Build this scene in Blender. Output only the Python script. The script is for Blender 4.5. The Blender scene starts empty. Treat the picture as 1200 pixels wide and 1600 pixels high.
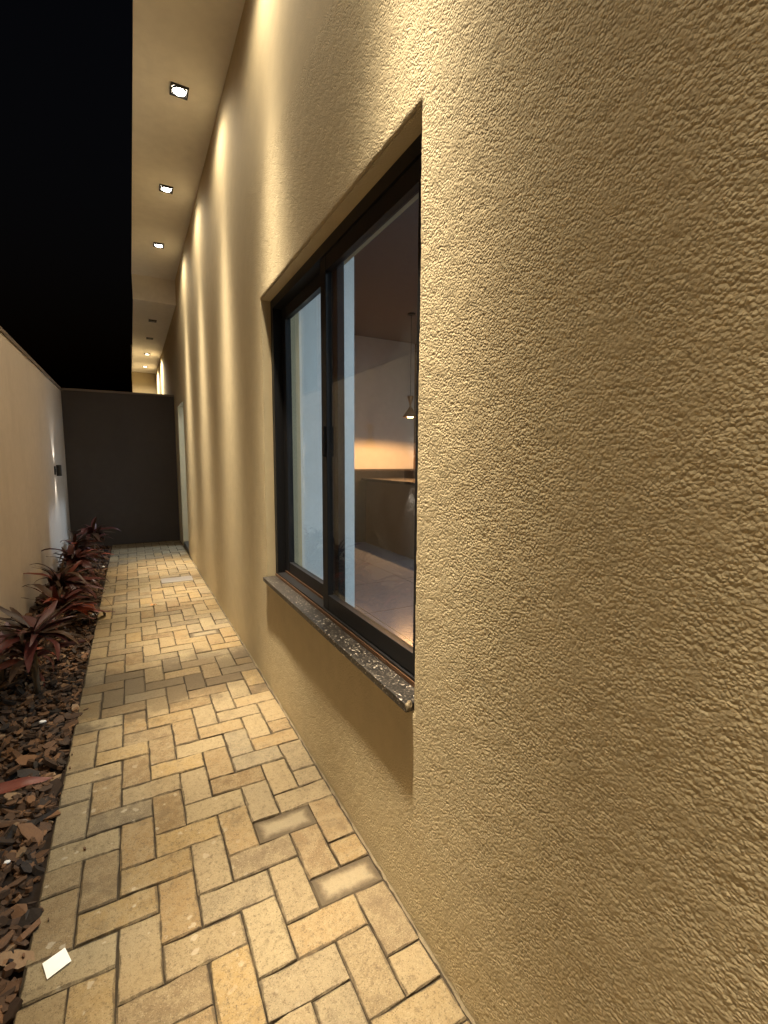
import bpy, bmesh, math, random
import numpy as np
from mathutils import Vector, Matrix, Euler
random.seed(7)
R = math.radians
scene = bpy.context.scene
col = scene.collection

# ------------------------------------------------------------------ camera
CAMH = 1.27
cam_d = bpy.data.cameras.new('camera'); cam = bpy.data.objects.new('camera', cam_d); col.objects.link(cam)
cam_d.sensor_fit = 'HORIZONTAL'; cam_d.sensor_width = 36.0; cam_d.lens = 728.0/1200*36
cam_d.clip_start = 0.02; cam_d.clip_end = 500
YAW, PITCH, ROLL = R(28.44), R(6.42), R(0.32)
fw = Vector((math.sin(YAW)*math.cos(PITCH), math.cos(YAW)*math.cos(PITCH), -math.sin(PITCH)))
rt = Vector((math.cos(YAW), -math.sin(YAW), 0)); up = rt.cross(fw)
rt2 = rt*math.cos(ROLL)+up*math.sin(ROLL); up2 = -rt*math.sin(ROLL)+up*math.cos(ROLL)
M = Matrix((rt2, up2, -fw)).transposed().to_4x4(); M.translation = (0, 0, CAMH)
cam.matrix_world = M
scene.camera = cam

# ------------------------------------------------------------------ night sky
world = bpy.data.worlds.new('World'); scene.world = world; world.use_nodes = True
wn = world.node_tree.nodes; wl = world.node_tree.links
bg = wn['Background']
sky = wn.new('ShaderNodeTexSky'); sky.sky_type = 'NISHITA'; sky.sun_disc = False
sky.sun_elevation = R(-4.0); sky.sun_rotation = R(200)
wl.new(sky.outputs[0], bg.inputs[0]); bg.inputs[1].default_value = 0.12

scene.view_settings.view_transform = 'Standard'; scene.view_settings.look = 'None'
scene.view_settings.exposure = 0.0; scene.view_settings.gamma = 1.0
scene.view_settings.use_curve_mapping = False

# light strengths of the lamps the place has
TILT = 0.5         # the gimbals lean a little towards the house wall
DOWN_W = 26.0      # soffit downlights (through their beam profile)
SCONCE_W = 10.0
PENDANT_W = 70.0
ROOM_W = 150.0
HALL_W = 110.0
WARM = (1.0, 0.845, 0.625)
COOL = (0.66, 0.84, 1.0)

# ------------------------------------------------------------------ key dimensions
W = 0.628            # house wall plane
SOFF = 3.59          # high soffit
SOFF2 = 3.285         # low soffit further on
STEP_Y = 7.0
SX0 = 0.125           # outer edge of the soffit
LW = -0.80           # boundary wall plane
PART_Y = 7.9         # dark cross wall
PITCHP = 0.1015
PX1 = 0.619; PX0 = PX1-9*PITCHP
WY0, WY1, WZ0, WZ1 = .992, 2.512, 0.604, 2.084
DY0, DY1, DZ1 = 6.60, 7.35, 2.0
THK = 0.205
LAMP_X = 0.385

# ------------------------------------------------------------------ helpers
class MB:
    def __init__(s): s.v = []; s.f = []
    def quad(s, a, b, c, d):
        n = len(s.v); s.v += [a, b, c, d]; s.f.append((n, n+1, n+2, n+3))
    def box(s, x0, x1, y0, y1, z0, z1):
        n = len(s.v)
        s.v += [(x0,y0,z0),(x1,y0,z0),(x1,y1,z0),(x0,y1,z0),(x0,y0,z1),(x1,y0,z1),(x1,y1,z1),(x0,y1,z1)]
        s.f += [tuple(n+i for i in q) for q in ((0,3,2,1),(4,5,6,7),(0,1,5,4),(1,2,6,5),(2,3,7,6),(3,0,4,7))]
        return s
    def lathe(s, prof, seg=24, c=(0,0,0), axis='z'):
        n = len(s.v); k = len(prof)
        for i in range(seg):
            a = 2*math.pi*i/seg
            for r, z in prof:
                s.v.append((c[0]+r*math.cos(a), c[1]+r*math.sin(a), c[2]+z))
        for i in range(seg):
            j = (i+1) % seg
            for q in range(k-1):
                s.f.append((n+i*k+q, n+j*k+q, n+j*k+q+1, n+i*k+q+1))
        return s
    def tube(s, pts, r, seg=6):
        n = len(s.v); pts = [Vector(p) for p in pts]
        for i, p in enumerate(pts):
            t = (pts[min(i+1,len(pts)-1)]-pts[max(i-1,0)]).normalized()
            a = t.orthogonal().normalized(); b = t.cross(a)
            rr = r[i] if isinstance(r, (list, tuple)) else r
            for q in range(seg):
                w_ = 2*math.pi*q/seg
                s.v.append(tuple(p+(a*math.cos(w_)+b*math.sin(w_))*rr))
        for i in range(len(pts)-1):
            for q in range(seg):
                q2 = (q+1) % seg
                s.f.append((n+i*seg+q, n+i*seg+q2, n+(i+1)*seg+q2, n+(i+1)*seg+q))
        s.f.append(tuple(n+q for q in range(seg))[::-1]); m = n+(len(pts)-1)*seg
        s.f.append(tuple(m+q for q in range(seg)))
        return s
    def mesh(s, name, mat=None, bevel=0, smooth=False):
        me = bpy.data.meshes.new(name); me.from_pydata(s.v, [], s.f)
        if bevel:
            bm = bmesh.new(); bm.from_mesh(me)
            bmesh.ops.bevel(bm, geom=bm.edges[:], offset=bevel, segments=2, affect='EDGES', profile=0.6)
            bm.to_mesh(me); bm.free()
        me.validate()
        if smooth: me.polygons.foreach_set('use_smooth', [True]*len(me.polygons))
        if mat: me.materials.append(mat)
        me.update(); return me
    def build(s, name, mat, parent=None, bevel=0, smooth=False):
        return link(name, s.mesh(name, mat, bevel, smooth), parent)
def link(name, data, parent=None):
    o = bpy.data.objects.new(name, data); col.objects.link(o)
    if parent: o.parent = parent
    return o
def tag(o, label=None, cat=None, group=None, kind=None):
    if label: o['label'] = label
    if cat: o['category'] = cat
    if group: o['group'] = group
    if kind: o['kind'] = kind
    return o
def empty(name, loc=(0,0,0), rz=0):
    o = bpy.data.objects.new(name, None); col.objects.link(o)
    o.location = loc; o.rotation_euler = (0,0,rz); o.empty_display_size = .1; return o

# ------------------------------------------------------------------ materials
def mat_new(name):
    m = bpy.data.materials.new(name); m.use_nodes = True
    return m, m.node_tree.nodes, m.node_tree.links, m.node_tree.nodes['Principled BSDF']
def coord(n, l, scale=(1,1,1), space='Object'):
    tc = n.new('ShaderNodeTexCoord'); mp = n.new('ShaderNodeMapping'); mp.inputs['Scale'].default_value = scale
    if space == 'World':
        g = n.new('ShaderNodeNewGeometry'); l.new(g.outputs['Position'], mp.inputs[0])
    else: l.new(tc.outputs[space], mp.inputs[0])
    return mp.outputs[0]
def noise(n, l, vec, scale, detail=4, rough=.55):
    t = n.new('ShaderNodeTexNoise'); t.inputs['Scale'].default_value = scale
    t.inputs['Detail'].default_value = detail; t.inputs['Roughness'].default_value = rough
    l.new(vec, t.inputs['Vector']); return t.outputs['Fac']
def ramp(n, l, fac, stops):
    r = n.new('ShaderNodeValToRGB'); e = r.color_ramp.elements
    while len(e) < len(stops): e.new(.5)
    for q, (p, c) in zip(e, stops): q.position = p; q.color = (*c, 1) if len(c) == 3 else c
    l.new(fac, r.inputs[0]); return r.outputs[0]
def mix(n, l, fac, a, b, mode='MIX'):
    m = n.new('ShaderNodeMix'); m.data_type = 'RGBA'; m.blend_type = mode
    for v, i in ((fac, 0), (a, 6), (b, 7)):
        if isinstance(v, (int, float)): m.inputs[i].default_value = v
        elif isinstance(v, tuple): m.inputs[i].default_value = (*v, 1)
        else: l.new(v, m.inputs[i])
    return m.outputs[2]
def math_(n, l, op, a, b=None):
    m = n.new('ShaderNodeMath'); m.operation = op
    for i, v in enumerate((a, b)):
        if v is None: continue
        if isinstance(v, (int, float)): m.inputs[i].default_value = v
        else: l.new(v, m.inputs[i])
    return m.outputs[0]
def smooth(n, l, v, a, b):
    m = n.new('ShaderNodeMapRange'); m.interpolation_type = 'SMOOTHSTEP'
    m.inputs[1].default_value = a; m.inputs[2].default_value = b; l.new(v, m.inputs[0]); return m.outputs[0]
def bump(n, l, p, h, strength=.5, dist=.002, prev=None):
    b = n.new('ShaderNodeBump'); b.inputs['Strength'].default_value = strength; b.inputs['Distance'].default_value = dist
    l.new(h, b.inputs['Height'])
    if prev: l.new(prev, b.inputs['Normal'])
    l.new(b.outputs[0], p.inputs['Normal']); return b.outputs[0]

def stucco(name, c, grain=90, strength=.8, dist=.004, var=.10, st=(1,1,1)):
    m, n, l, p = mat_new(name)
    v = coord(n, l)
    big = noise(n, l, v, 1.3, 3); mid = noise(n, l, v, 14, 4)
    a = tuple(x*(1-var) for x in c); b = tuple(min(1, x*(1+var)) for x in c)
    cc = mix(n, l, big, a, b)
    cc = mix(n, l, ramp(n, l, mid, [(.35,(0,0,0)),(.75,(1,1,1))]), cc, tuple(x*.93 for x in c))
    if var > .12:
        stn = noise(n, l, coord(n, l, (2.2, 2.2, .7)), 1.6, 5, .6)
        cc = mix(n, l, math_(n, l, 'MULTIPLY', smooth(n, l, stn, .48, .75), .22), cc, tuple(x*.6 for x in c))
    l.new(cc, p.inputs['Base Color']); p.inputs['Roughness'].default_value = .9
    p.inputs['Specular IOR Level'].default_value = .25
    g = noise(n, l, coord(n, l, st), grain, 2.5, .5)
    if name.endswith('relief'):
        vo = n.new('ShaderNodeTexVoronoi'); vo.feature = 'F1'
        vo.inputs['Scale'].default_value = 185; vo.inputs['Randomness'].default_value = 1
        jn = n.new('ShaderNodeTexNoise'); jn.inputs['Scale'].default_value = 90; l.new(v, jn.inputs['Vector'])
        va = n.new('ShaderNodeVectorMath'); va.operation = 'MULTIPLY_ADD'; va.inputs[1].default_value = (.006,.006,.006)
        l.new(jn.outputs['Color'], va.inputs[0]); l.new(v, va.inputs[2]); l.new(va.outputs[0], vo.inputs['Vector'])
        amt = smooth(n, l, noise(n, l, v, 28, 3), .3, .7)
        g = math_(n, l, 'ADD', math_(n, l, 'MULTIPLY', g, .55), math_(n, l, 'MULTIPLY', math_(n, l, 'MULTIPLY', vo.outputs['Distance'], -1.0), math_(n, l, 'ADD', .45, amt)))
        blot = noise(n, l, v, 5, 5, .65)
        cc = mix(n, l, math_(n, l, 'MULTIPLY', smooth(n, l, blot, .45, .75), .16), cc, tuple(x*.62 for x in c))
        l.new(cc, p.inputs['Base Color'])
    bump(n, l, p, g, strength, dist)
    return m
def plain(name, c, rough=.5, metal=0, spec=.5, var=.06, nscale=30, bstr=0):
    m, n, l, p = mat_new(name); v = coord(n, l); f = noise(n, l, v, nscale, 4)
    l.new(mix(n, l, f, tuple(x*(1-var) for x in c), tuple(min(1,x*(1+var)) for x in c)), p.inputs['Base Color'])
    p.inputs['Roughness'].default_value = rough; p.inputs['Metallic'].default_value = metal
    p.inputs['Specular IOR Level'].default_value = spec
    if bstr: bump(n, l, p, f, bstr, .002)
    return m
def emis(name, c, s):
    m, n, l, p = mat_new(name)
    p.inputs['Base Color'].default_value = (*c, 1)
    p.inputs['Emission Color'].default_value = (*c, 1); p.inputs['Emission Strength'].default_value = s
    return m
STUCCO_C = (.57, .475, .295)
m_wall = stucco('stucco_tan', STUCCO_C, 150, .35, .003)
m_wall_fine = stucco('stucco_tan_coarse_relief', STUCCO_C, 230, .8, .0019, .10, (1, .95, 1.1))
m_soffit = stucco('painted_soffit', (.80, .76, .68), 220, .2, .002)
m_bound = stucco('boundary_stucco', (.53, .465, .40), 120, .5, .003, .13)
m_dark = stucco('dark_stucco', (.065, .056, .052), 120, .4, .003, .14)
m_neigh = stucco('neighbour_stucco', (.35, .2, .11), 60, .5, .004)
m_coping = stucco('cement_coping', (.17, .135, .11), 60, .5, .004)
m_in_white = stucco('white_inside_paint', (.74, .76, .76), 200, .1, .001, .03)
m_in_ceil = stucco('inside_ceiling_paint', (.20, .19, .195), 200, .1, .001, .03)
m_in_warm = stucco('cream_inside_paint', (.6, .575, .54), 200, .1, .001, .03)
m_black = plain('black_powder_coat', (.010, .010, .011), .45, 0, .25)
m_track_glint = plain('track_painted_glint', (.16, .085, .045), .35, .6)  # brown tint paints the warm lamp reflection onto the aluminium track
m_lampblack = plain('black_lamp_metal', (.012, .012, .012), .45)
m_wood = plain('dark_walnut', (.07, .042, .026), .45, 0, .5, .25, 8)
m_panel = plain('brown_wall_panel', (.16, .095, .05), .6, 0, .3, .2, 6)
m_top = plain('dark_counter_stone', (.05, .045, .045), .2)
m_brass = plain('copper_shade', (.25, .12, .05), .35, .8)
m_cord = plain('black_cord', (.02,.02,.02), .6)
m_mortar = plain('beige_mortar', (.15, .12, .075), .95, 0, .2, .2, 60, .5)
m_paper = plain('white_paper', (.82, .8, .74), .7)
m_plate = plain('grey_drain_cover', (.20, .185, .17), .7, 0, .3, .1, 40, .2)
m_pebble = plain('white_pebble', (.75, .74, .72), .6, 0, .4, .1, 60, .3)
m_dryleaf = plain('dry_orange_leaf', (.42, .16, .04), .6, 0, .3, .2, 40)
m_twig = plain('brown_twig', (.09, .055, .03), .8)
m_soil = plain('dark_soil', (.022, .015, .011), .95, 0, .2, .4, 40, 1)
m_joint = plain('joint_dirt', (.034, .026, .017), .95, 0, .2, .5, 60, 1)
m_ground = plain('ground_dirt', (.06, .05, .04), .95, 0, .2, .3, 3, .5)
m_stem = plain('plant_stem', (.10, .075, .05), .85, 0, .3, .3, 60, .5)
m_emit_warm = emis('lit_downlight', (1, .95, .86), 60)
m_emit_far = emis('lit_far_downlight', (1, .86, .66), 14)
m_off = plain('unlit_downlight_lens', (.12, .11, .1), .3)
m_emit_sc = emis('lit_sconce_lens', (1, .93, .82), 18)
m_emit_pend = emis('lit_pendant_bulb', (1, .55, .16), 30)
m_emit_room = emis('lit_room_panel', COOL, 4)

# granite
def granite():
    m, n, l, p = mat_new('speckled_dark_granite'); v = coord(n, l)
    vo = n.new('ShaderNodeTexVoronoi'); vo.inputs['Scale'].default_value = 230; l.new(v, vo.inputs['Vector'])
    s = n.new('ShaderNodeSeparateColor'); l.new(vo.outputs['Color'], s.inputs[0])
    c = ramp(n, l, s.outputs[0], [(.0,(.008,.007,.007)),(.6,(.018,.016,.014)),(.85,(.05,.042,.034)),(.955,(.11,.095,.075)),(.985,(.4,.36,.3))])
    l.new(c, p.inputs['Base Color']); p.inputs['Roughness'].default_value = .35; p.inputs['Specular IOR Level'].default_value = .3
    return m
m_granite = granite()
# glass: straight-through with true reflection
def glass():
    m, n, l, p = mat_new('window_glass'); n.remove(p); out = n['Material Output']
    g = n.new('ShaderNodeNewGeometry'); mr = n.new('ShaderNodeMapRange')
    l.new(g.outputs['Backfacing'], mr.inputs[0]); mr.inputs[3].default_value = 1.5; mr.inputs[4].default_value = 1/1.5
    fr = n.new('ShaderNodeFresnel'); l.new(mr.outputs[0], fr.inputs[0])
    t = n.new('ShaderNodeBsdfTransparent'); t.inputs[0].default_value = (.90,.93,.93,1)
    gl = n.new('ShaderNodeBsdfGlossy'); gl.inputs['Roughness'].default_value = .01
    mx = n.new('ShaderNodeMixShader'); l.new(fr.outputs[0], mx.inputs[0]); l.new(t.outputs[0], mx.inputs[1]); l.new(gl.outputs[0], mx.inputs[2])
    df = n.new('ShaderNodeBsdfDiffuse'); df.inputs[0].default_value = (.6,.6,.58,1)
    du = noise(n, l, coord(n, l), 6, 5, .65); dm = n.new('ShaderNodeMixShader')
    l.new(math_(n, l, 'MULTIPLY', smooth(n, l, du, .35, .8), .035), dm.inputs[0]); l.new(mx.outputs[0], dm.inputs[1]); l.new(df.outputs[0], dm.inputs[2])
    l.new(dm.outputs[0], out.inputs[0]); return m
m_glass = glass()
# tile floor inside
def tiles():
    m, n, l, p = mat_new('grey_floor_tile'); v = coord(n, l)
    br = n.new('ShaderNodeTexBrick'); br.offset = 0; br.inputs['Scale'].default_value = 1
    br.inputs['Brick Width'].default_value = .8; br.inputs['Row Height'].default_value = .8; br.inputs['Mortar Size'].default_value = .003
    br.inputs[1].default_value = (.15,.165,.21,1); br.inputs[2].default_value = (.16,.175,.22,1); br.inputs[3].default_value = (.03,.03,.03,1)
    l.new(v, br.inputs[0]); l.new(br.outputs[0], p.inputs['Base Color']); p.inputs['Roughness'].default_value = .22
    return m
m_tile = tiles()
# pavers
def paver_mat(name, wet):
    m, n, l, p = mat_new(name)
    tc = n.new('ShaderNodeTexCoord'); oi = n.new('ShaderNodeObjectInfo'); wv = coord(n, l, space='World')
    rnd = oi.outputs['Random']
    base = ramp(n, l, rnd, [(0,(.21,.165,.105)),(.14,(.37,.275,.15)),(.28,(.28,.225,.145)),(.42,(.40,.275,.12)),(.56,(.215,.14,.068)),(.7,(.38,.30,.175)),(.85,(.32,.21,.095)),(1,(.185,.148,.098))])
    cl = noise(n, l, wv, 22, 5, .65)
    base = mix(n, l, smooth(n, l, cl, .40, .62), base, mix(n, l, .4, base, (.40,.31,.18)))
    cl2 = noise(n, l, wv, 75, 4, .65)
    base = mix(n, l, math_(n, l, 'MULTIPLY', smooth(n, l, cl2, .48, .70), .65), base, (.17,.12,.065))
    # aggregate speckle
    sp = noise(n, l, wv, 330, 2, .6)
    base = mix(n, l, math_(n, l, 'MULTIPLY', smooth(n, l, sp, .57, .68), .62), base, (.07,.05,.03))
    base = mix(n, l, math_(n, l, 'MULTIPLY', smooth(n, l, sp, .42, .30), .4), base, (.58,.50,.35))
    # dirt and painted lamp-gap shade across the path, grime patches with their own outline
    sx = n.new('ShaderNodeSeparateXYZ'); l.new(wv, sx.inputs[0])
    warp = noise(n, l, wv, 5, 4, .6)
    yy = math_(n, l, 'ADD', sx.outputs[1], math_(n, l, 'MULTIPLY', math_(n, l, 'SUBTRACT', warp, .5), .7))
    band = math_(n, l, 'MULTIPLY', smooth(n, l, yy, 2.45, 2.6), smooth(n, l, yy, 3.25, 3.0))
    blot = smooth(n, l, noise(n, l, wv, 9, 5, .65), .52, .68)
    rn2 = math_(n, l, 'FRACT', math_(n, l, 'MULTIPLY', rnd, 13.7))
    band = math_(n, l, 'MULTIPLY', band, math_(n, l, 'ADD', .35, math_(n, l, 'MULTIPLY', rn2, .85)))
    dirt_shade = math_(n, l, 'MULTIPLY', math_(n, l, 'MAXIMUM', math_(n, l, 'MULTIPLY', band, .72), math_(n, l, 'MULTIPLY', blot, .30)), 1.0)
    base = mix(n, l, dirt_shade, base, (.085,.06,.035))
    # pale mineral splashes near the bed
    vo = n.new('ShaderNodeTexVoronoi'); vo.inputs['Scale'].default_value = 30; wn_ = n.new('ShaderNodeTexNoise'); wn_.inputs['Scale'].default_value = 45; wn_.inputs['Detail'].default_value = 3; l.new(wv, wn_.inputs['Vector'])
    va = n.new('ShaderNodeVectorMath'); va.operation = 'MULTIPLY_ADD'; va.inputs[1].default_value = (.022,.022,.022); l.new(wn_.outputs['Color'], va.inputs[0]); l.new(wv, va.inputs[2]); l.new(va.outputs[0], vo.inputs['Vector'])
    sc = n.new('ShaderNodeSeparateColor'); l.new(vo.outputs['Color'], sc.inputs[0])
    rad = math_(n, l, 'MULTIPLY', math_(n, l, 'POWER', sc.outputs[0], 2.2), .34)
    spot = smooth(n, l, math_(n, l, 'SUBTRACT', vo.outputs['Distance'], rad), .03, -.05)
    spot = math_(n, l, 'MULTIPLY', spot, smooth(n, l, sc.outputs[1], .3, .4))
    area = math_(n, l, 'MULTIPLY', smooth(n, l, sx.outputs[0], .42, -.02), smooth(n, l, sx.outputs[1], 2.5, 1.6))
    base = mix(n, l, math_(n, l, 'MULTIPLY', math_(n, l, 'MULTIPLY', spot, area), .62), base, (.56,.49,.36))
    # dark worn rim
    sg = n.new('ShaderNodeSeparateXYZ'); l.new(tc.outputs['Object'], sg.inputs[0])
    at = n.new('ShaderNodeAttribute'); at.attribute_name = 'rim'
    rim = math_(n, l, 'ADD', at.outputs['Fac'], math_(n, l, 'MULTIPLY', math_(n, l, 'SUBTRACT', noise(n, l, wv, 38, 4, .7), .5), 1.1))
    base = mix(n, l, math_(n, l, 'MULTIPLY', smooth(n, l, rim, .75, 1.15), .75), base, (.09,.065,.04))
    if wet:
        ex = math_(n, l, 'ABSOLUTE', sg.outputs[0]); ey = math_(n, l, 'ABSOLUTE', sg.outputs[1])
        d = math_(n, l, 'MINIMUM', math_(n, l, 'SUBTRACT', .096, ex), math_(n, l, 'SUBTRACT', .048, ey))
        d = math_(n, l, 'ADD', d, math_(n, l, 'MULTIPLY', math_(n, l, 'SUBTRACT', noise(n, l, wv, 26, 4, .65), .5), .034))
        base = mix(n, l, smooth(n, l, d, .034, .006), mix(n, l, .6, base, (.36,.30,.20)), (.12,.088,.052))
    base = mix(n, l, 1.0, base, (.60,.61,.61), 'MULTIPLY')
    l.new(base, p.inputs['Base Color']); p.inputs['Roughness'].default_value = .85; p.inputs['Specular IOR Level'].default_value = .3
    b1 = bump(n, l, p, noise(n, l, wv, 240, 3, .65), .8, .0022)
    bump(n, l, p, cl, .5, .003, b1)
    return m
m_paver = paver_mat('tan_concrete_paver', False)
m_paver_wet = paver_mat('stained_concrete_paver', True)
# bark chips: per chip colour attribute
def chip_mat():
    m, n, l, p = mat_new('bark_chip'); at = n.new('ShaderNodeAttribute'); at.attribute_name = 'tone'
    c = ramp(n, l, at.outputs['Fac'], [(0,(.016,.009,.005)),(.35,(.055,.027,.012)),(.65,(.12,.056,.022)),(.88,(.22,.105,.042)),(1,(.27,.17,.09))])
    v = coord(n, l, (1,1,1)); g = noise(n, l, v, 120, 4)
    l.new(mix(n, l, g, mix(n, l, .45, c, (.01,.006,.004)), c), p.inputs['Base Color']); p.inputs['Roughness'].default_value = .75
    bump(n, l, p, g, .7, .002); return m
m_chip = chip_mat()
def leaf_mat(name, c1, c2):
    m, n, l, p = mat_new(name); v = coord(n, l, (3, 40, 3)); g = noise(n, l, v, 3, 4)
    oi = n.new('ShaderNodeObjectInfo')
    c = mix(n, l, g, c1, c2); c = mix(n, l, math_(n, l, 'MULTIPLY', oi.outputs['Random'], .5), c, tuple(x*.55 for x in c1))
    l.new(c, p.inputs['Base Color']); p.inputs['Roughness'].default_value = .45; p.inputs['Specular IOR Level'].default_value = .35; bump(n, l, p, g, .4, .002); return m
LEAFM = [leaf_mat('maroon_leaf', (.048,.010,.008), (.095,.020,.014)), leaf_mat('brown_purple_leaf', (.040,.020,.010), (.085,.042,.020)),
         leaf_mat('red_leaf', (.13,.022,.011), (.22,.046,.018))]

# ------------------------------------------------------------------ ground
g = MB(); g.quad((-60,-60,-.07),(60,-60,-.07),(60,60,-.07),(-60,60,-.07))
tag(g.build('ground', m_ground), kind='structure')

# ------------------------------------------------------------------ house
house = empty('house', (2.3, 4.0, 0))
tag(house, 'tan stucco house with downlit wall, dark framed sliding window and overhanging soffit', 'building')
def hp(mb, name, mat, parent=None, bevel=0, smooth=False):
    o = mb.build(name, mat, None, bevel, smooth); par = parent or house
    o.parent = par; o.matrix_parent_inverse = par_inv(par); return o
def par_inv(o):
    m = Matrix.Translation(o.location) if o.parent is None else o.parent.matrix_basis @ o.matrix_parent_inverse @ o.matrix_basis
    return m.inverted()

# near wall face with real relief: band-passed random heights on a 5 mm grid
GS = .004; gy0, gy1, gz0, gz1 = -.2, 2.8, -.02, 2.7
NY = int(round((gy1-gy0)/GS))+1; NZ = int(round((gz1-gz0)/GS))+1
rng = np.random.default_rng(5)
def band(lo, hi, ay=1.0):
    F = np.fft.rfft2(rng.standard_normal((NY, NZ)))
    fy = np.fft.fftfreq(NY, GS)[:, None]*ay; fz = np.fft.rfftfreq(NZ, GS)[None, :]
    k = np.sqrt(fy**2+fz**2); wv = 1/np.maximum(k, 1e-6)
    F *= np.exp(-((np.log(wv)-np.log(math.sqrt(lo*hi)))/(0.5*np.log(hi/lo)))**2)
    h = np.fft.irfft2(F, s=(NY, NZ)); return h/h.std()
hgt = band(.010, .018, 1.2)
patch = band(.15, .5); amp = 1+.18*np.clip(patch, -1.5, 1.5)
hgt = (hgt*.00015 + band(.016, .04)*.00005)*amp + band(.05, .12)*.00010 + band(.3, .9)*.00035
yy = gy0+GS*np.arange(NY); zz = gz0+GS*np.arange(NZ)
fade = np.clip((gy1-yy)/.25, 0, 1)[:, None]*np.clip((gz1-zz)/.2, 0, 1)[None, :]*np.clip((yy-gy0)/.1, 0, 1)[:, None]
hgt *= fade
YYg, ZZg = np.meshgrid(yy, zz, indexing='ij')
dy = np.maximum(np.maximum(WY0-YYg, YYg-WY1), 0); dz = np.maximum(np.maximum(WZ0-ZZg, ZZg-WZ1), 0)
dd = np.hypot(dy, dz); edge = np.exp(-dd/.006)
wob = band(.03, .12)*.0006
verts = np.stack([W-hgt+.0045*edge, YYg+wob*edge, ZZg+wob*edge], -1).reshape(-1, 3)
idx = np.arange(NY*NZ).reshape(NY, NZ)
yc = yy[:-1]+GS/2; zc = zz[:-1]+GS/2
hole = ((yc > WY0) & (yc < WY1))[:, None] & ((zc > WZ0) & (zc < WZ1))[None, :]
qa = np.stack([idx[:-1,:-1], idx[:-1,1:], idx[1:,1:], idx[1:,:-1]], -1)[~hole]
iy0, iy1 = int(round((WY0-gy0)/GS)), int(round((WY1-gy0)/GS)); iz0, iz1 = int(round((WZ0-gz0)/GS)), int(round((WZ1-gz0)/GS))
loop = [idx[i, iz0] for i in range(iy0, iy1)]+[idx[iy1, k] for k in range(iz0, iz1)]+[idx[i, iz1] for i in range(iy1, iy0, -1)]+[idx[iy0, k] for k in range(iz1, iz0, -1)]
lp = np.array(loop); back = np.stack([YYg, YYg, ZZg], -1).reshape(-1, 3)[lp].copy(); back[:, 0] = W+.0125
nb = len(verts); verts = np.vstack([verts, back]); nl = len(lp); ar = np.arange(nl)
qb = np.stack([lp, lp[(ar+1) % nl], nb+(ar+1) % nl, nb+ar], -1)
faces = np.vstack([qa, qb]).astype(np.int32)
# solid body of the wall around the openings
C = MB(); XB = W+THK
def wbox(y0, y1, z0, z1, x=W): C.box(x, XB, y0, y1, z0, z1)
wbox(-3, gy0, -.07, 3.9); wbox(gy0, gy1, gz1, 3.9)
xi = W+.012
wbox(gy0, WY0, -.07, gz1, xi); wbox(WY1, gy1, -.07, gz1, xi); wbox(WY0, WY1, -.07, WZ0, xi); wbox(WY0, WY1, WZ1, gz1, xi)
wbox(gy1, DY0, -.07, 3.9); wbox(DY0, DY1, DZ1, 3.9); wbox(DY1, 13.0, -.07, 3.9)
nv = len(verts); verts = np.vstack([verts, np.array(C.v)]); faces = np.vstack([faces, np.array(C.f, np.int32)+nv])
me = bpy.data.meshes.new('wall')
me.vertices.add(len(verts)); me.vertices.foreach_set('co', verts.astype(np.float32).ravel())
me.loops.add(faces.size); me.loops.foreach_set('vertex_index', faces.ravel())
me.polygons.add(len(faces)); me.polygons.foreach_set('loop_start', np.arange(0, faces.size, 4, dtype=np.int32))
me.polygons.foreach_set('loop_total', np.full(len(faces), 4, np.int32))
me.update(calc_edges=True)
sm = np.zeros(len(faces), bool); sm[:len(qa)] = True; me.polygons.foreach_set('use_smooth', sm)
me.materials.append(m_wall_fine); me.materials.append(m_wall)
mi = np.zeros(len(faces), np.int32); mi[-len(C.f):] = 1; me.polygons.foreach_set('material_index', mi)
me.validate(); me.update()
wall = bpy.data.objects.new('wall', me); col.objects.link(wall); wall.parent = house; wall.matrix_parent_inverse = par_inv(house)

# soffits, roof slab, end wall
hp(MB().box(SX0, W, -3, STEP_Y, SOFF, SOFF+.03).box(SX0+.06, W, -3, STEP_Y, SOFF+.03, 3.9), 'soffit', m_soffit)
hp(MB().box(SX0+.003, W, STEP_Y, 12.7, SOFF2, SOFF2+.03).box(SX0+.06, W, STEP_Y, 12.7, SOFF2+.03, 3.9), 'lower_soffit', m_soffit)
hp(MB().box(SX0+.001, W, STEP_Y-.03, STEP_Y-.0005, SOFF2, SOFF-.0005), 'step_fascia', m_soffit)
hp(MB().box(SX0, W, 12.7, 12.85, -.07, 3.9), 'end_wall', m_wall)
hp(MB().box(SX0+.06, 5.0, -3.0, 13.1, 3.9, 4.05), 'roof', m_coping)
# inner room shells
hp(MB().box(XB, 4.3, -2, 8.9, -.06, .06), 'inside_floor', m_tile)
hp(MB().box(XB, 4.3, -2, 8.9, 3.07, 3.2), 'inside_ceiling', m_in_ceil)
hp(MB().box(4.0, 4.15, -2, 6.40, .06, 3.07), 'inside_wall', m_panel)
hp(MB().box(XB, 4.15, 6.40, 6.52, .06, 3.07), 'inside_wall', m_in_warm)
hp(MB().box(XB, 4.0, -2, -1.85, .06, 3.07), 'inside_wall', m_in_white)
hp(MB().box(XB, 1.27, 2.75, 2.87, .06, 3.07), 'inside_wall', m_in_white)
hp(MB().box(3.0, 3.15, 6.52, 8.9, .06, 3.07), 'inside_wall', m_in_white)
hp(MB().box(XB, 3.0, 8.75, 8.9, .06, 3.07), 'inside_wall', m_in_white)

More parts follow.
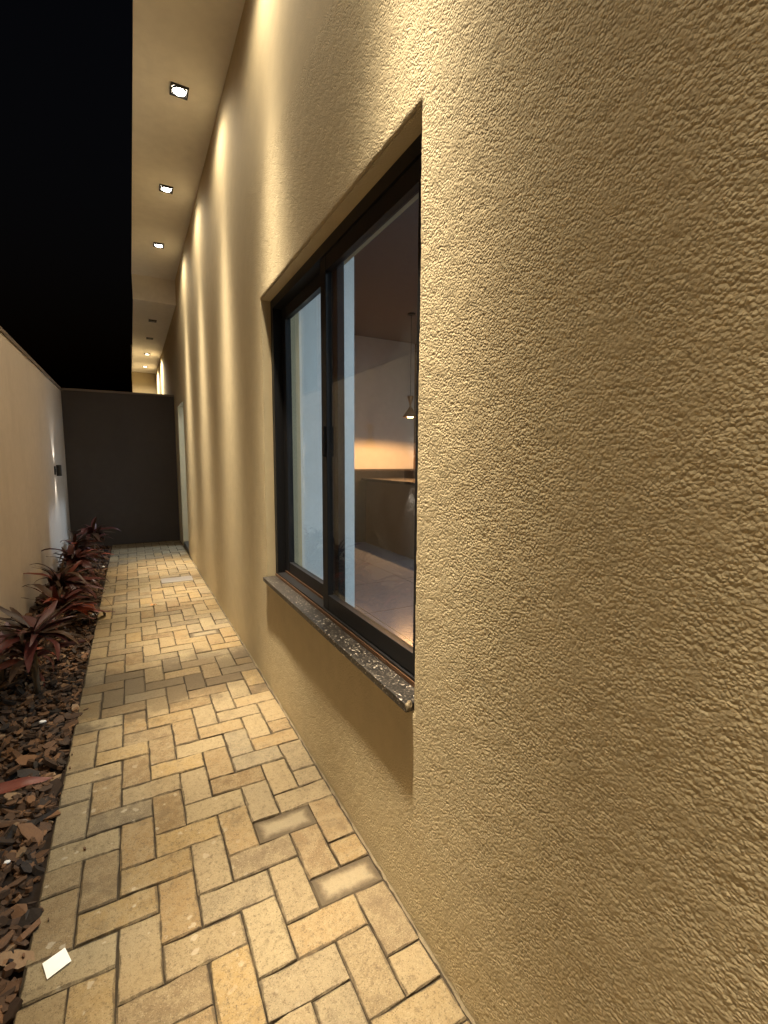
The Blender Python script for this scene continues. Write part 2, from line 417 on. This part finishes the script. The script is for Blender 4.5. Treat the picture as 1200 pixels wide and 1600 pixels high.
# window
win = empty('window', (W, (WY0+WY1)/2, WZ0)); win.parent = house; win.matrix_parent_inverse = Matrix.Translation(house.location).inverted()
winW = Matrix.Translation((W, (WY0+WY1)/2, WZ0))
def wp(mb, name, mat, bevel=0):
    o = mb.build(name, mat, None, bevel); o.parent = win; o.matrix_parent_inverse = winW.inverted(); return o
win['label'] = 'black aluminium sliding window with two sashes'
fx0, fx1 = W+.052, W+.135; zb = WZ0+.024
e = .001
F = MB()
F.box(fx0, fx1, WY0+e, WY0+.04, zb, WZ1-e); F.box(fx0, fx1, WY1-.042, WY1-e, zb, WZ1-e)
F.box(fx0, fx1, WY0+.04, WY1-.042, WZ1-.045, WZ1-e); F.box(fx0, fx1, WY0+.04, WY1-.042, zb, zb+.022)
wp(F, 'frame', m_black)
T = MB(); T.box(fx0-.004, fx0+.002, WY0+.004, WY1-.004, zb+.0005, zb+.014); wp(T, 'track', m_track_glint)
T = MB(); T.box(fx0+.040, fx0+.044, WY0+.042, WY1-.044, zb+.0225, zb+.034); wp(T, 'track', m_track_glint)
def sash(y0, y1, x0, x1, st):
    s = MB(); z0, z1 = zb+.026, WZ1-.047
    s.box(x0, x1, y0, y0+st, z0, z1); s.box(x0, x1, y1-st, y1, z0, z1)
    s.box(x0+.001, x1-.001, y0+st, y1-st, z0, z0+.062); s.box(x0+.001, x1-.001, y0+st, y1-st, z1-.055, z1)
    wp(s, 'sash', m_black, .0015)
    xm = (x0+x1)/2
    wp(MB().box(xm-.003, xm+.003, y0+st-.004, y1-st+.004, z0+.058, z1-.051), 'pane', m_glass)
sash(WY0+.042, 1.80, fx0+.006, fx0+.036, .055)
sash(1.73, WY1-.044, fx0+.047, fx0+.077, .055)
wp(MB().box(W-.021, W+.15, WY0+.002, WY1-.002, WZ0+.0015, WZ0+.0235), 'sill', m_granite, .002)
L_ = MB(); L_.box(fx0-.004, fx0+.007, 1.755, 1.775, 1.28, 1.40); wp(L_, 'latch', m_black, .002)
# plaster smear at the near end of the sill
bm = bmesh.new(); bmesh.ops.create_icosphere(bm, subdivisions=2, radius=1)
for v in bm.verts:
    k = 1+.35*math.sin(v.co.x*7+v.co.z*5)*math.cos(v.co.y*6); v.co = Vector((v.co.x*.010, v.co.y*.008, v.co.z*.013))*k+Vector((W-.012, WY0+.003, WZ0+.017))
me = bpy.data.meshes.new('plaster_smear'); bm.to_mesh(me); bm.free(); me.materials.append(m_mortar)
o = link('plaster_smear', me); o.parent = win; o.matrix_parent_inverse = winW.inverted()

# doorway threshold
hp(MB().box(W+.004, XB+.05, DY0+.002, DY1-.002, -.03, .058), 'door_sill', m_granite, None, .003)

# ------------------------------------------------------------------ boundary walls
bw = empty('boundary_wall', (LW-.075, 3, 0))
tag(bw, 'long low beige stucco boundary wall behind the planted bed', 'wall')
def child(mb, name, mat, par, bevel=0):
    o = mb.build(name, mat, None, bevel); o.parent = par; o.matrix_parent_inverse = Matrix.Translation(par.location).inverted(); return o
child(MB().box(LW-.15, LW, -3, PART_Y+.12, -.07, 2.19), 'wall_face', m_bound, bw)
child(MB().box(LW-.165, LW+.012, -3, PART_Y+.13, 2.19, 2.225), 'coping', m_coping, bw, .004)
pw = empty('cross_wall', (-.1, PART_Y+.06, 0))
tag(pw, 'dark unlit wall closing the far end of the path', 'wall')
child(MB().box(LW, W, PART_Y, PART_Y+.12, -.07, 2.20), 'wall_face', m_dark, pw)
child(MB().box(LW+.013, W, PART_Y-.012, PART_Y+.13, 2.2005, 2.23), 'coping', m_coping, pw, .004)
nh = empty('neighbour_house', (-3, 5, 0))
tag(nh, 'brown neighbouring wall rising behind the boundary wall at the left edge', 'building')
child(MB().box(-4.6, -1.62, 1.5, 8.35, -.07, 4.6), 'wall_face', m_neigh, nh)
child(MB().box(-4.7, -1.56, 1.4, 8.41, 4.6, 4.72), 'coping', m_coping, nh)

# ------------------------------------------------------------------ path and pavers
path = MB(); path.box(PX0-.002, W-.003, -1.5, PART_Y-.002, -.06, -.008)
path = tag(path.build('path', m_joint), kind='structure')
def paver_mesh(lx, ly, mat, seed):
    rn = random.Random(seed); bm = bmesh.new()
    hx, hy, b = lx/2, ly/2, .0028
    nx, ny = (4, 2) if lx > .15 else ((2, 4) if ly > .15 else (2, 2))
    def ring(ix, iy, z, j):
        pts = []
        for k in range(nx): pts.append((-ix+2*ix*k/nx, -iy))
        for k in range(ny): pts.append((ix, -iy+2*iy*k/ny))
        for k in range(nx): pts.append((ix-2*ix*k/nx, iy))
        for k in range(ny): pts.append((-ix, iy-2*iy*k/ny))
        return [bm.verts.new((x+rn.gauss(0,j), y+rn.gauss(0,j), z)) for x, y in pts]
    r0 = ring(hx, hy, -.05, 0); r1 = ring(hx, hy, -.0042, .0009); r2 = ring(hx-b, hy-b, 0, .0016); r3 = ring(hx-.014, hy-.014, .0002, 0)
    for a, c in ((r0, r1), (r1, r2), (r2, r3)):
        for i in range(len(a)):
            j = (i+1) % len(a); bm.faces.new((a[i], a[j], c[j], c[i]))
    bm.faces.new(r3)
    me = bpy.data.meshes.new('paver'); bm.to_mesh(me)
    at = me.attributes.new('rim', 'FLOAT', 'POINT'); nr = len(r0)
    at.data.foreach_set('value', [1.0]*(3*nr)+[0.0]*nr)
    bm.free(); me.materials.append(mat); return me
GAP = .0034
vari = {}
def pm(kind, mat, k):
    key = (kind, mat.name, k)
    if key not in vari:
        lx, ly = {'h': (2*PITCHP-GAP, PITCHP-GAP), 's': (PITCHP-GAP, PITCHP-GAP)}[kind]
        vari[key] = paver_mesh(lx, ly, mat, (3 if kind == 'h' else 5)+k*13)
    return vari[key]
j0 = int((-1.5-1.13)/PITCHP)+1; j1 = int((PART_Y-1.13)/PITCHP)
bricks = []
for j in range(j0-1, j1+1):
    for i in range(-1, 9):
        c = (i-j) % 4
        if c == 3:
            a, b = max(i, 0), min(i+1, 8)
            if j < j0 or j >= j1: continue
            bricks.append((a, b, j, j, 'H'))
        elif c == 2 and i >= 0:
            a, b = max(j, j0), min(j+1, j1-1)
            if b < a: continue
            bricks.append((i, i, a, b, 'V'))
WET = {(7, 0), (6, 3)}
WETS = set()
def bpos(b): return (PX0+(b[0]+b[1]+1)/2*PITCHP, 1.13+(b[2]+b[3]+1)/2*PITCHP)
cand = sorted(bricks, key=lambda b: (bpos(b)[1] < .55, bpos(b)[1]))
near = cand[:300]; far = cand[300:]
pr = random.Random(11)
def brick_xform(b):
    x, y = bpos(b); two = (b[0] != b[1]) or (b[2] != b[3])
    rz = (math.pi/2 if (b[4] == 'V' and two) else 0)+(math.pi if pr.random() < .5 else 0)+pr.gauss(0, .006)
    return Matrix.Translation((x+pr.gauss(0,.0006), y+pr.gauss(0,.0006), pr.gauss(0, .0011))) @ Euler((pr.gauss(0,.006), pr.gauss(0,.006), rz)).to_matrix().to_4x4(), two
extra_wet = [(.24, 2.62), (.47, 3.5)]
for b in near:
    Mx, two = brick_xform(b); x, y = bpos(b)
    wet = (b[0], b[2]) in WET and b[4] == 'H' or any(abs(x-a) < .06 and abs(y-c) < .06 for a, c in extra_wet)
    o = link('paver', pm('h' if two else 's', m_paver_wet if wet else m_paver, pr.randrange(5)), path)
    o.matrix_basis = Mx @ Matrix.Diagonal((1-pr.random()**3*.012, 1-pr.random()**3*.03, 1, 1))
    if wet: o['label'] = 'paver with a dark stained rim and pale middle'
S = MB(); rimv = []
for b in far:
    Mx, two = brick_xform(b); me = pm('h' if two else 's', m_paver, pr.randrange(5)); n0 = len(S.v)
    S.v += [tuple(Mx @ v.co) for v in me.vertices]; S.f += [tuple(n0+i for i in p.vertices) for p in me.polygons]
    rimv += [d.value for d in me.attributes['rim'].data]
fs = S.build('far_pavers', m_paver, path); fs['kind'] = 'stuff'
at = fs.data.attributes.new('rim', 'FLOAT', 'POINT')
if len(fs.data.vertices) == len(rimv): at.data.foreach_set('value', rimv)
# mortar line between the path and the house wall
mo = MB(); y = -1.4
rm = random.Random(3); prev = None
while y < PART_Y-.05:
    xa = PX1+.001+rm.uniform(-.001,.005); zt = -.006+rm.uniform(-.006,.004)
    cur = (xa, y, zt)
    if prev: mo.quad((prev[0],prev[1],-.02),(cur[0],cur[1],-.02),cur,prev); mo.quad(prev,cur,(W+.001,cur[1],cur[2]+.004),(W+.001,prev[1],prev[2]+.004))
    prev = cur; y += .04
mo.build('mortar_joint', m_mortar, path)

# ------------------------------------------------------------------ planted bed
gb = MB(); NXb, NYb = 12, 150; rb = random.Random(4)
for iy in range(NYb+1):
    for ix in range(NXb+1):
        x = LW+(PX0-.002-LW)*ix/NXb; y = -1.5+(PART_Y+1.5)*iy/NYb
        gb.v.append((x, y, -.03+rb.uniform(-.008,.008)+.012*math.sin(y*5+x*3)))
for iy in range(NYb):
    for ix in range(NXb):
        a = iy*(NXb+1)+ix; gb.f.append((a, a+1, a+NXb+2, a+NXb+1))
tag(gb.build('garden_bed', m_soil, None, 0, True), kind='structure')
ch = MB(); tone = []; rc = random.Random(9)
for k in range(8000):
    y = .7+(PART_Y-.8)*rc.random()**1.35; x = rc.uniform(LW+.01, PX0-.012) if k >= 36 else PX0+rc.random()**2*.12-.01
    L = rc.uniform(.010, .034)*(1.7 if k > 7100 else 1); Wd = L*rc.uniform(.3, .75); th = rc.uniform(.003, .009)
    z = -.022+rc.random()**1.5*.038+(.008 if k > 7100 else 0)
    if x > PX0-.05: z = min(z, -.008)
    if k < 36: z = .004; L *= .4; Wd *= .4; th *= .4
    Mx = Matrix.Translation((x, y, z)) @ Euler((rc.gauss(0,.35 if k >= 90 else .1), rc.gauss(0,.35 if k >= 90 else .1), rc.uniform(0, 6.28))).to_matrix().to_4x4()
    n0 = len(ch.v); m_ = 6; a0 = rc.uniform(0, 6.28)
    pts = []
    for q in range(m_):
        a = a0+q*2*math.pi/m_; rr = rc.uniform(.72, 1.08); pts.append((L*math.cos(a)*rr, Wd*math.sin(a)*rr))
    bend = rc.uniform(-.25, .4)
    for s_, zz_ in ((1, th), (.92, -th)):
        for (px, py) in pts: ch.v.append(tuple(Mx @ Vector((px*s_, py*s_, zz_+bend*px*px/L*.5))))
    ch.f.append(tuple(n0+q for q in range(m_))); ch.f.append(tuple(n0+m_+q for q in range(m_))[::-1])
    for q in range(m_):
        r_ = (q+1) % m_; ch.f.append((n0+q, n0+m_+q, n0+m_+r_, n0+r_))
    tone += [min(1, max(0, rc.gauss(.45, .28)))]*(2*m_)
mu = ch.build('bark_mulch', m_chip)
at = mu.data.attributes.new('tone', 'FLOAT', 'POINT')
if len(mu.data.vertices) == len(tone): at.data.foreach_set('value', tone)
tag(mu, 'dark brown bark chips covering the planted bed', 'mulch', kind='stuff')

def leaf_mesh(L, Wd, droop, seed, mat):
    rn = random.Random(seed); m = MB(); N = 9; x = z = 0; a = .25; ds = L/N; tw = rn.uniform(-.5, .5)
    for i in range(N+1):
        t = i/N; wdt = Wd*(math.sin(math.pi*min(1, t**.75*.97+.03)))**.8*(1 if t < 1 else 0)+.002
        if t < .18: wdt = min(wdt, .006+Wd*t*2.4)
        c = tw*t; wv = .004*math.sin(t*14+seed)
        for s_ in (-1, 0, 1):
            dy = s_*wdt*math.cos(c*.8); dz = abs(s_)*wdt*.42*(1-.5*t)+s_*wdt*math.sin(c*.8)+wv*abs(s_)
            m.v.append((x-math.sin(a)*dz*.3, dy, z+dz))
        x += math.cos(a)*ds; z += math.sin(a)*ds; a -= droop/N*(.5+1.1*t)
    for i in range(N):
        for q in range(2):
            b = i*3+q; m.f.append((b, b+1, b+4, b+3))
    me = m.mesh('leaf', mat, 0, True); return me
LV = {}
def leaf(mi, k):
    if (mi, k) not in LV:
        rn = random.Random(k*7+mi)
        LV[(mi, k)] = leaf_mesh(.30+.03*(k % 3), .020+.004*(k % 4), [.5, 1.1, 1.7, 2.3][k % 4], k*5+mi, LEAFM[mi])
    return LV[(mi, k)]
def plant(x, y, hgt_, n, size, label, seed, redness=.12, lean=(0,0)):
    rn = random.Random(seed); p = empty('cordyline_plant', (x, y, -.02))
    tag(p, label, 'plant', 'dark red leaved plants in the bark bed')
    tops = []
    for s_ in range(2 if hgt_ > .2 else 1):
        dx, dy = (rn.uniform(-.05,.05), rn.uniform(-.06,.06)) if s_ else (0, 0)
        h = hgt_*(1 if s_ == 0 else .65)
        pts = [(dx*t+lean[0]*t*t, dy*t+lean[1]*t*t, h*t) for t in (0, .35, .7, 1)]
        MB().tube(pts, [.012, .010, .009, .007], 7).build('stem', m_stem, p, 0, True); tops.append(pts[-1])
    for i in range(n):
        t = tops[0] if i < n*.65 or len(tops) == 1 else tops[1]
        f = i/n if i < n*.65 else (i-n*.65)/(n*.35)
        el = R(rn.uniform(-25, 10)+f*75); az = i*2.399+rn.uniform(-.3,.3)
        mi = 2 if rn.random() < redness else (0 if rn.random() < .55 else 1)
        o = link('leaf', leaf(mi, rn.randrange(8)), p)
        s_ = size*rn.uniform(.55, 1.12)*(1-.25*f)
        o.location = (t[0], t[1], t[2]-.10*hgt_*(1-f)-.02*(1-f)); o.rotation_euler = (rn.gauss(0,.25), -el, az); o.scale = (s_, s_*rn.uniform(.7,1.15), s_*rn.uniform(.7,1.2))
        # keep leaves out of the boundary wall
        tipx = x+t[0]+math.cos(az)*.3*s_*max(.3, math.cos(el))
        if tipx < LW+.02:
            o.rotation_euler[2] = math.pi-az; 
    return p
plant(-.50, 3.00, .38, 48, 1.05, 'tall dark maroon plant on a grey stem, nearest whole plant in the bed', 21, .06)
plant(-.70, 3.25, .20, 18, 1.1, 'low red streaked plant cut off by the left edge of the picture', 22, .35)
plant(-.52, 4.05, .22, 42, 1.15, 'spreading plant with bright red lower leaves behind the nearest maroon plant', 23, .38)
plant(-.60, 4.75, .26, 40, 1.15, 'brownish red plant midway along the boundary wall', 24, .10)
plant(-.55, 5.55, .28, 40, 1.15, 'dark plant with arching leaves before the bluish lit patch of wall', 25, .06)
plant(-.62, 6.35, .28, 38, 1.15, 'dark red plant standing below the wall lamp', 26, .10)
plant(-.48, 7.15, .34, 36, 1.1, 'farthest dark plant, silhouetted against the end wall', 27, .06)

# ------------------------------------------------------------------ lamps
IES = bpy.data.texts.new('downlight_beam')
ang = [0,3,6,8,10,12,14,16,18,20,24,28,32,40,50,60,65,70,75,80,90]
cd = [1000,950,745,530,330,195,115,70,45,32,22,17.5,15,12,9,5.5,3.4,1.6,.4,0,0]
IES.write('IESNA:LM-63-1995\nTILT=NONE\n1 1000 1 %d 1 1 2 0 0 0\n1 1 10\n%s\n0\n%s\n' % (len(ang), ' '.join(map(str, ang)), ' '.join(map(str, cd))))
def beam_light(name, loc, watts, color, parent, radius=.022, rot=(0,0,0)):
    l = bpy.data.lights.new(name, 'POINT'); l.energy = watts; l.shadow_soft_size = radius; l.color = color
    l.use_nodes = True; nt = l.node_tree; em = nt.nodes['Emission']
    t = nt.nodes.new('ShaderNodeTexIES'); t.mode = 'INTERNAL'; t.ies = IES; t.inputs['Strength'].default_value = 1.0
    nt.links.new(t.outputs[0], em.inputs['Strength'])
    o = link(name, l, parent); o.location = loc; o.rotation_euler = rot; return o
def downlight(y, z, lit, label, em, watts):
    t = empty('downlight', (LAMP_X, y, z)); tag(t, label, 'ceiling lamp', 'downlights along the soffit')
    a, b, h = .053, .045, .010
    tr = MB()
    tr.box(-a, a, -a, -b, -h, 0); tr.box(-a, a, b, a, -h, 0); tr.box(-a, -b, -b, b, -h, 0); tr.box(b, a, -b, b, -h, 0)
    tr.build('trim', m_lampblack, t)
    MB().lathe([(.0445,-.002),(.043,-.013),(.041,-.014),(.039,-.006),(.038,-.004)], 24).build('reflector', m_lampblack, t, 0, True)
    MB().lathe([(.0001,-.016),(.024,-.014),(.035,-.010),(.038,-.003)], 24).build('bulb', em, t, 0, True)
    if lit: beam_light('beam', (0, 0, -.045), watts, WARM, t, .036, (0, R(-TILT), 0))
    return t
names = {5.92:'third and farthest glaring downlight in the high soffit', 4.70:'middle one of the three glaring downlights in the high soffit',
         3.47:'nearest and largest glaring downlight near the top of the picture', 2.25:'downlight above the far edge of the window, out of view overhead',
         1.02:'downlight above the near edge of the window, out of view overhead', -.20:'downlight above the viewer, out of view overhead', -1.43:'downlight behind the viewer, out of view'}
for y in names: downlight(y, SOFF, True, names[y], m_emit_warm, DOWN_W)
far_l = [(7.9, False, 'nearer of the two unlit downlights in the lower soffit'), (9.06, False, 'farther of the two unlit downlights in the lower soffit'),
         (10.4, True, 'nearer of the two small lit downlights beyond the end wall'), (11.8, True, 'farther of the two small lit downlights beyond the end wall')]
for y, lit, lb in far_l: downlight(y, SOFF2, lit, lb, m_emit_far if lit else m_off, DOWN_W*5.0)

def spot(name, loc, rot, watts, size, blend, color, parent, rad=.015):
    l = bpy.data.lights.new(name, 'SPOT'); l.energy = watts; l.spot_size = R(size); l.spot_blend = blend; l.color = color; l.shadow_soft_size = rad
    o = link(name, l, parent); o.location = loc; o.rotation_euler = rot; return o
def sconce(y, label):
    t = empty('wall_lamp', (LW, y, 1.12)); tag(t, label, 'wall lamp', 'up and down lamps on the boundary wall')
    MB().box(.0005, .012, -.03, .03, -.05, .05).build('back_plate', m_lampblack, t, .002)
    c = (.045, 0, 0)
    MB().lathe([(.0225,-.065),(.026,-.065),(.026,.065),(.0225,.065),(.0225,-.065)], 24, c).build('body', m_lampblack, t)
    MB().box(.012, .016, -.012, .012, -.02, .02).build('bracket', m_lampblack, t)
    for s_ in (-1, 1):
        MB().lathe([(.0001,.05*s_),(.0222,.05*s_)], 20, c).build('lens', m_emit_sc, t)
        spot('beam', (.045, 0, .058*s_), (0 if s_ < 0 else math.pi, 0, 0), SCONCE_W, 60, .7, (1,.94,.84), t)
sconce(6.75, 'small black up and down lamp on the boundary wall by the end wall')
sconce(3.55, 'black up and down wall lamp seen only as a reflection in the window')

# ------------------------------------------------------------------ inside the house
ct = empty('bar_counter', (3.2, 4.8, .06)); tag(ct, 'dark wooden bar counter inside the room, seen through the window', 'counter')
child(MB().box(2.98, 3.45, 3.3, 6.05, .06, .965), 'body', m_wood, ct, .003)
child(MB().box(2.93, 3.5, 3.25, 6.10, .966, 1.005), 'countertop', m_top, ct, .003)
child(MB().box(3.02, 3.42, 3.34, 6.0, .058, .061), 'plinth', m_black, ct)
cb = empty('sideboard', (2.5, 6.2, .06)); tag(cb, 'dark cabinet against the warmly lit wall inside the room', 'cabinet')
child(MB().box(1.2, 3.995, 6.11, 6.395, .062, 1.10), 'body', m_black, cb, .003)
child(MB().box(1.18, 3.997, 6.102, 6.397, 1.1005, 1.13), 'top', m_top, cb, .003)
pn = empty('pendant_lamp', (3.15, 5.13, 3.07)); tag(pn, 'small hourglass pendant lamp glowing orange above the bar counter', 'pendant lamp')
MB().lathe([(.0001,0),(.05,-.001),(.05,-.018),(.0001,-.022)], 20).build('ceiling_rose', m_lampblack, pn)
MB().tube([(0,0,-.02),(0,0,-1.02)], .0035).build('cord', m_cord, pn)
MB().lathe([(.0001,-1.0),(.040,-1.0),(.042,-1.01),(.014,-1.10),(.012,-1.13),(.094,-1.255),(.096,-1.265),(.090,-1.262),(.011,-1.14)], 24).build('shade', m_brass, pn, 0, True)
MB().lathe([(.0001,-1.275),(.035,-1.272),(.045,-1.25),(.02,-1.20),(.01,-1.17)], 16).build('bulb', m_emit_pend, pn, 0, True)
spot('glow', (0,0,-1.285), (0,0,0), PENDANT_W*4, 165, .2, (1,.48,.17), pn, .02)
def panel_lamp(x, y, z, s, watts, label):
    t = empty('ceiling_panel_lamp', (x, y, z)); tag(t, label, 'ceiling lamp')
    MB().box(-s/2-.01, s/2+.01, -s/2-.01, s/2+.01, -.02, -.0005).build('frame', m_paper, t)
    MB().box(-s/2, s/2, -s/2, s/2, -.024, -.0205).build('diffuser', m_emit_room, t)
    l = bpy.data.lights.new('glow', 'AREA'); l.shape = 'SQUARE'; l.size = s; l.energy = watts; l.color = COOL
    l.color = (.62,.80,1.0) if s < .25 else COOL
    o = link('glow', l, t); o.location = (0,0,-.03)
panel_lamp(2.9, .7, 3.07, .3, ROOM_W, 'cool white ceiling lamp inside the room, out of view beside the window')
panel_lamp(2.15, 7.18, 3.07, .22, HALL_W, 'cool white ceiling lamp inside the doorway, out of view')

# ------------------------------------------------------------------ small things on the path and bed
pp = MB(); pp.v = [(-.028,-.022,0),(.024,-.026,.002),(.030,.024,.001),(-.020,.026,.003),(-.028,-.022,.0012),(.024,-.026,.0032),(.030,.024,.0022),(-.020,.026,.0042)]
pp.f = [(0,3,2,1),(4,5,6,7),(0,1,5,4),(1,2,6,5),(2,3,7,6),(3,0,4,7)]
o = pp.build('paper_scrap', m_paper); o.location = (-.226, 1.303, .003); o.rotation_euler = (0,0,R(28)); tag(o, 'small white square of paper lying on the path by the bed', 'paper')
o = MB().box(-.15, .15, -.10, .10, -.02, .003).build('drain_cover', m_plate, None, .003); o.location = (.37, 5.25, .004)
tag(o, 'pale grey rectangular cover set in the far part of the path', 'drain cover')
def flat_leaf(name, L, Wd, mat, loc, rot, label, seed):
    me = leaf_mesh(L, Wd, .5, seed, mat); o = link(name, me); o.location = loc; o.rotation_euler = rot; tag(o, label, 'leaf'); return o
flat_leaf('fallen_leaf', .06, .018, m_dryleaf, (.09, 4.40, .004), (0, .2, .4), 'dry orange leaf lying in the middle of the path', 3)
flat_leaf('fallen_leaf', .23, .020, LEAFM[2], (-.56, 2.10, .03), (.5, .12, .12), 'long bright red fallen leaf on the bark at the left edge', 5)
flat_leaf('fallen_leaf', .22, .020, LEAFM[1], (-.58, 1.92, .015), (.1, .15, -.05), 'long brown fallen leaf lying below the bright red one', 8)
tw = MB(); tw.tube([(-.33+.13*t, 4.75-.25*t, .012+.06*math.sin(math.pi*t)) for t in (0,.2,.4,.6,.8,1)], [.003,.003,.0025,.002,.002,.001], 5)
tag(tw.build('twig', m_twig, None, 0, True), 'thin curved twig arching from the bed onto the path', 'twig')
for (x, y, s_, lb) in [(-.315, 4.30, .015, 'white pebble beside the red leaves at the edge of the bed'), (-.43, 2.62, .011, 'white pebble on the bark in front of the tall maroon plant'),
                       (-.40, 1.72, .007, 'small white pebble on the bark near the bottom left'), (-.335, 6.2, .013, 'white pebble at the far end of the bed')]:
    bm = bmesh.new(); bmesh.ops.create_icosphere(bm, subdivisions=2, radius=1); rp = random.Random(x)
    ph = [rp.uniform(0,6) for _ in range(3)]
    for v in bm.verts: v.co = Vector((v.co.x*s_*1.3, v.co.y*s_, v.co.z*s_*.7))*(1+.12*math.sin(v.co.x*4+ph[0])+.1*math.sin(v.co.y*5+ph[1]))
    me = bpy.data.meshes.new('pebble'); bm.to_mesh(me); bm.free(); me.materials.append(m_pebble)
    me.polygons.foreach_set('use_smooth', [True]*len(me.polygons))
    o = link('pebble', me); o.location = (x, y, .012+s_*.4); tag(o, lb, 'pebble')
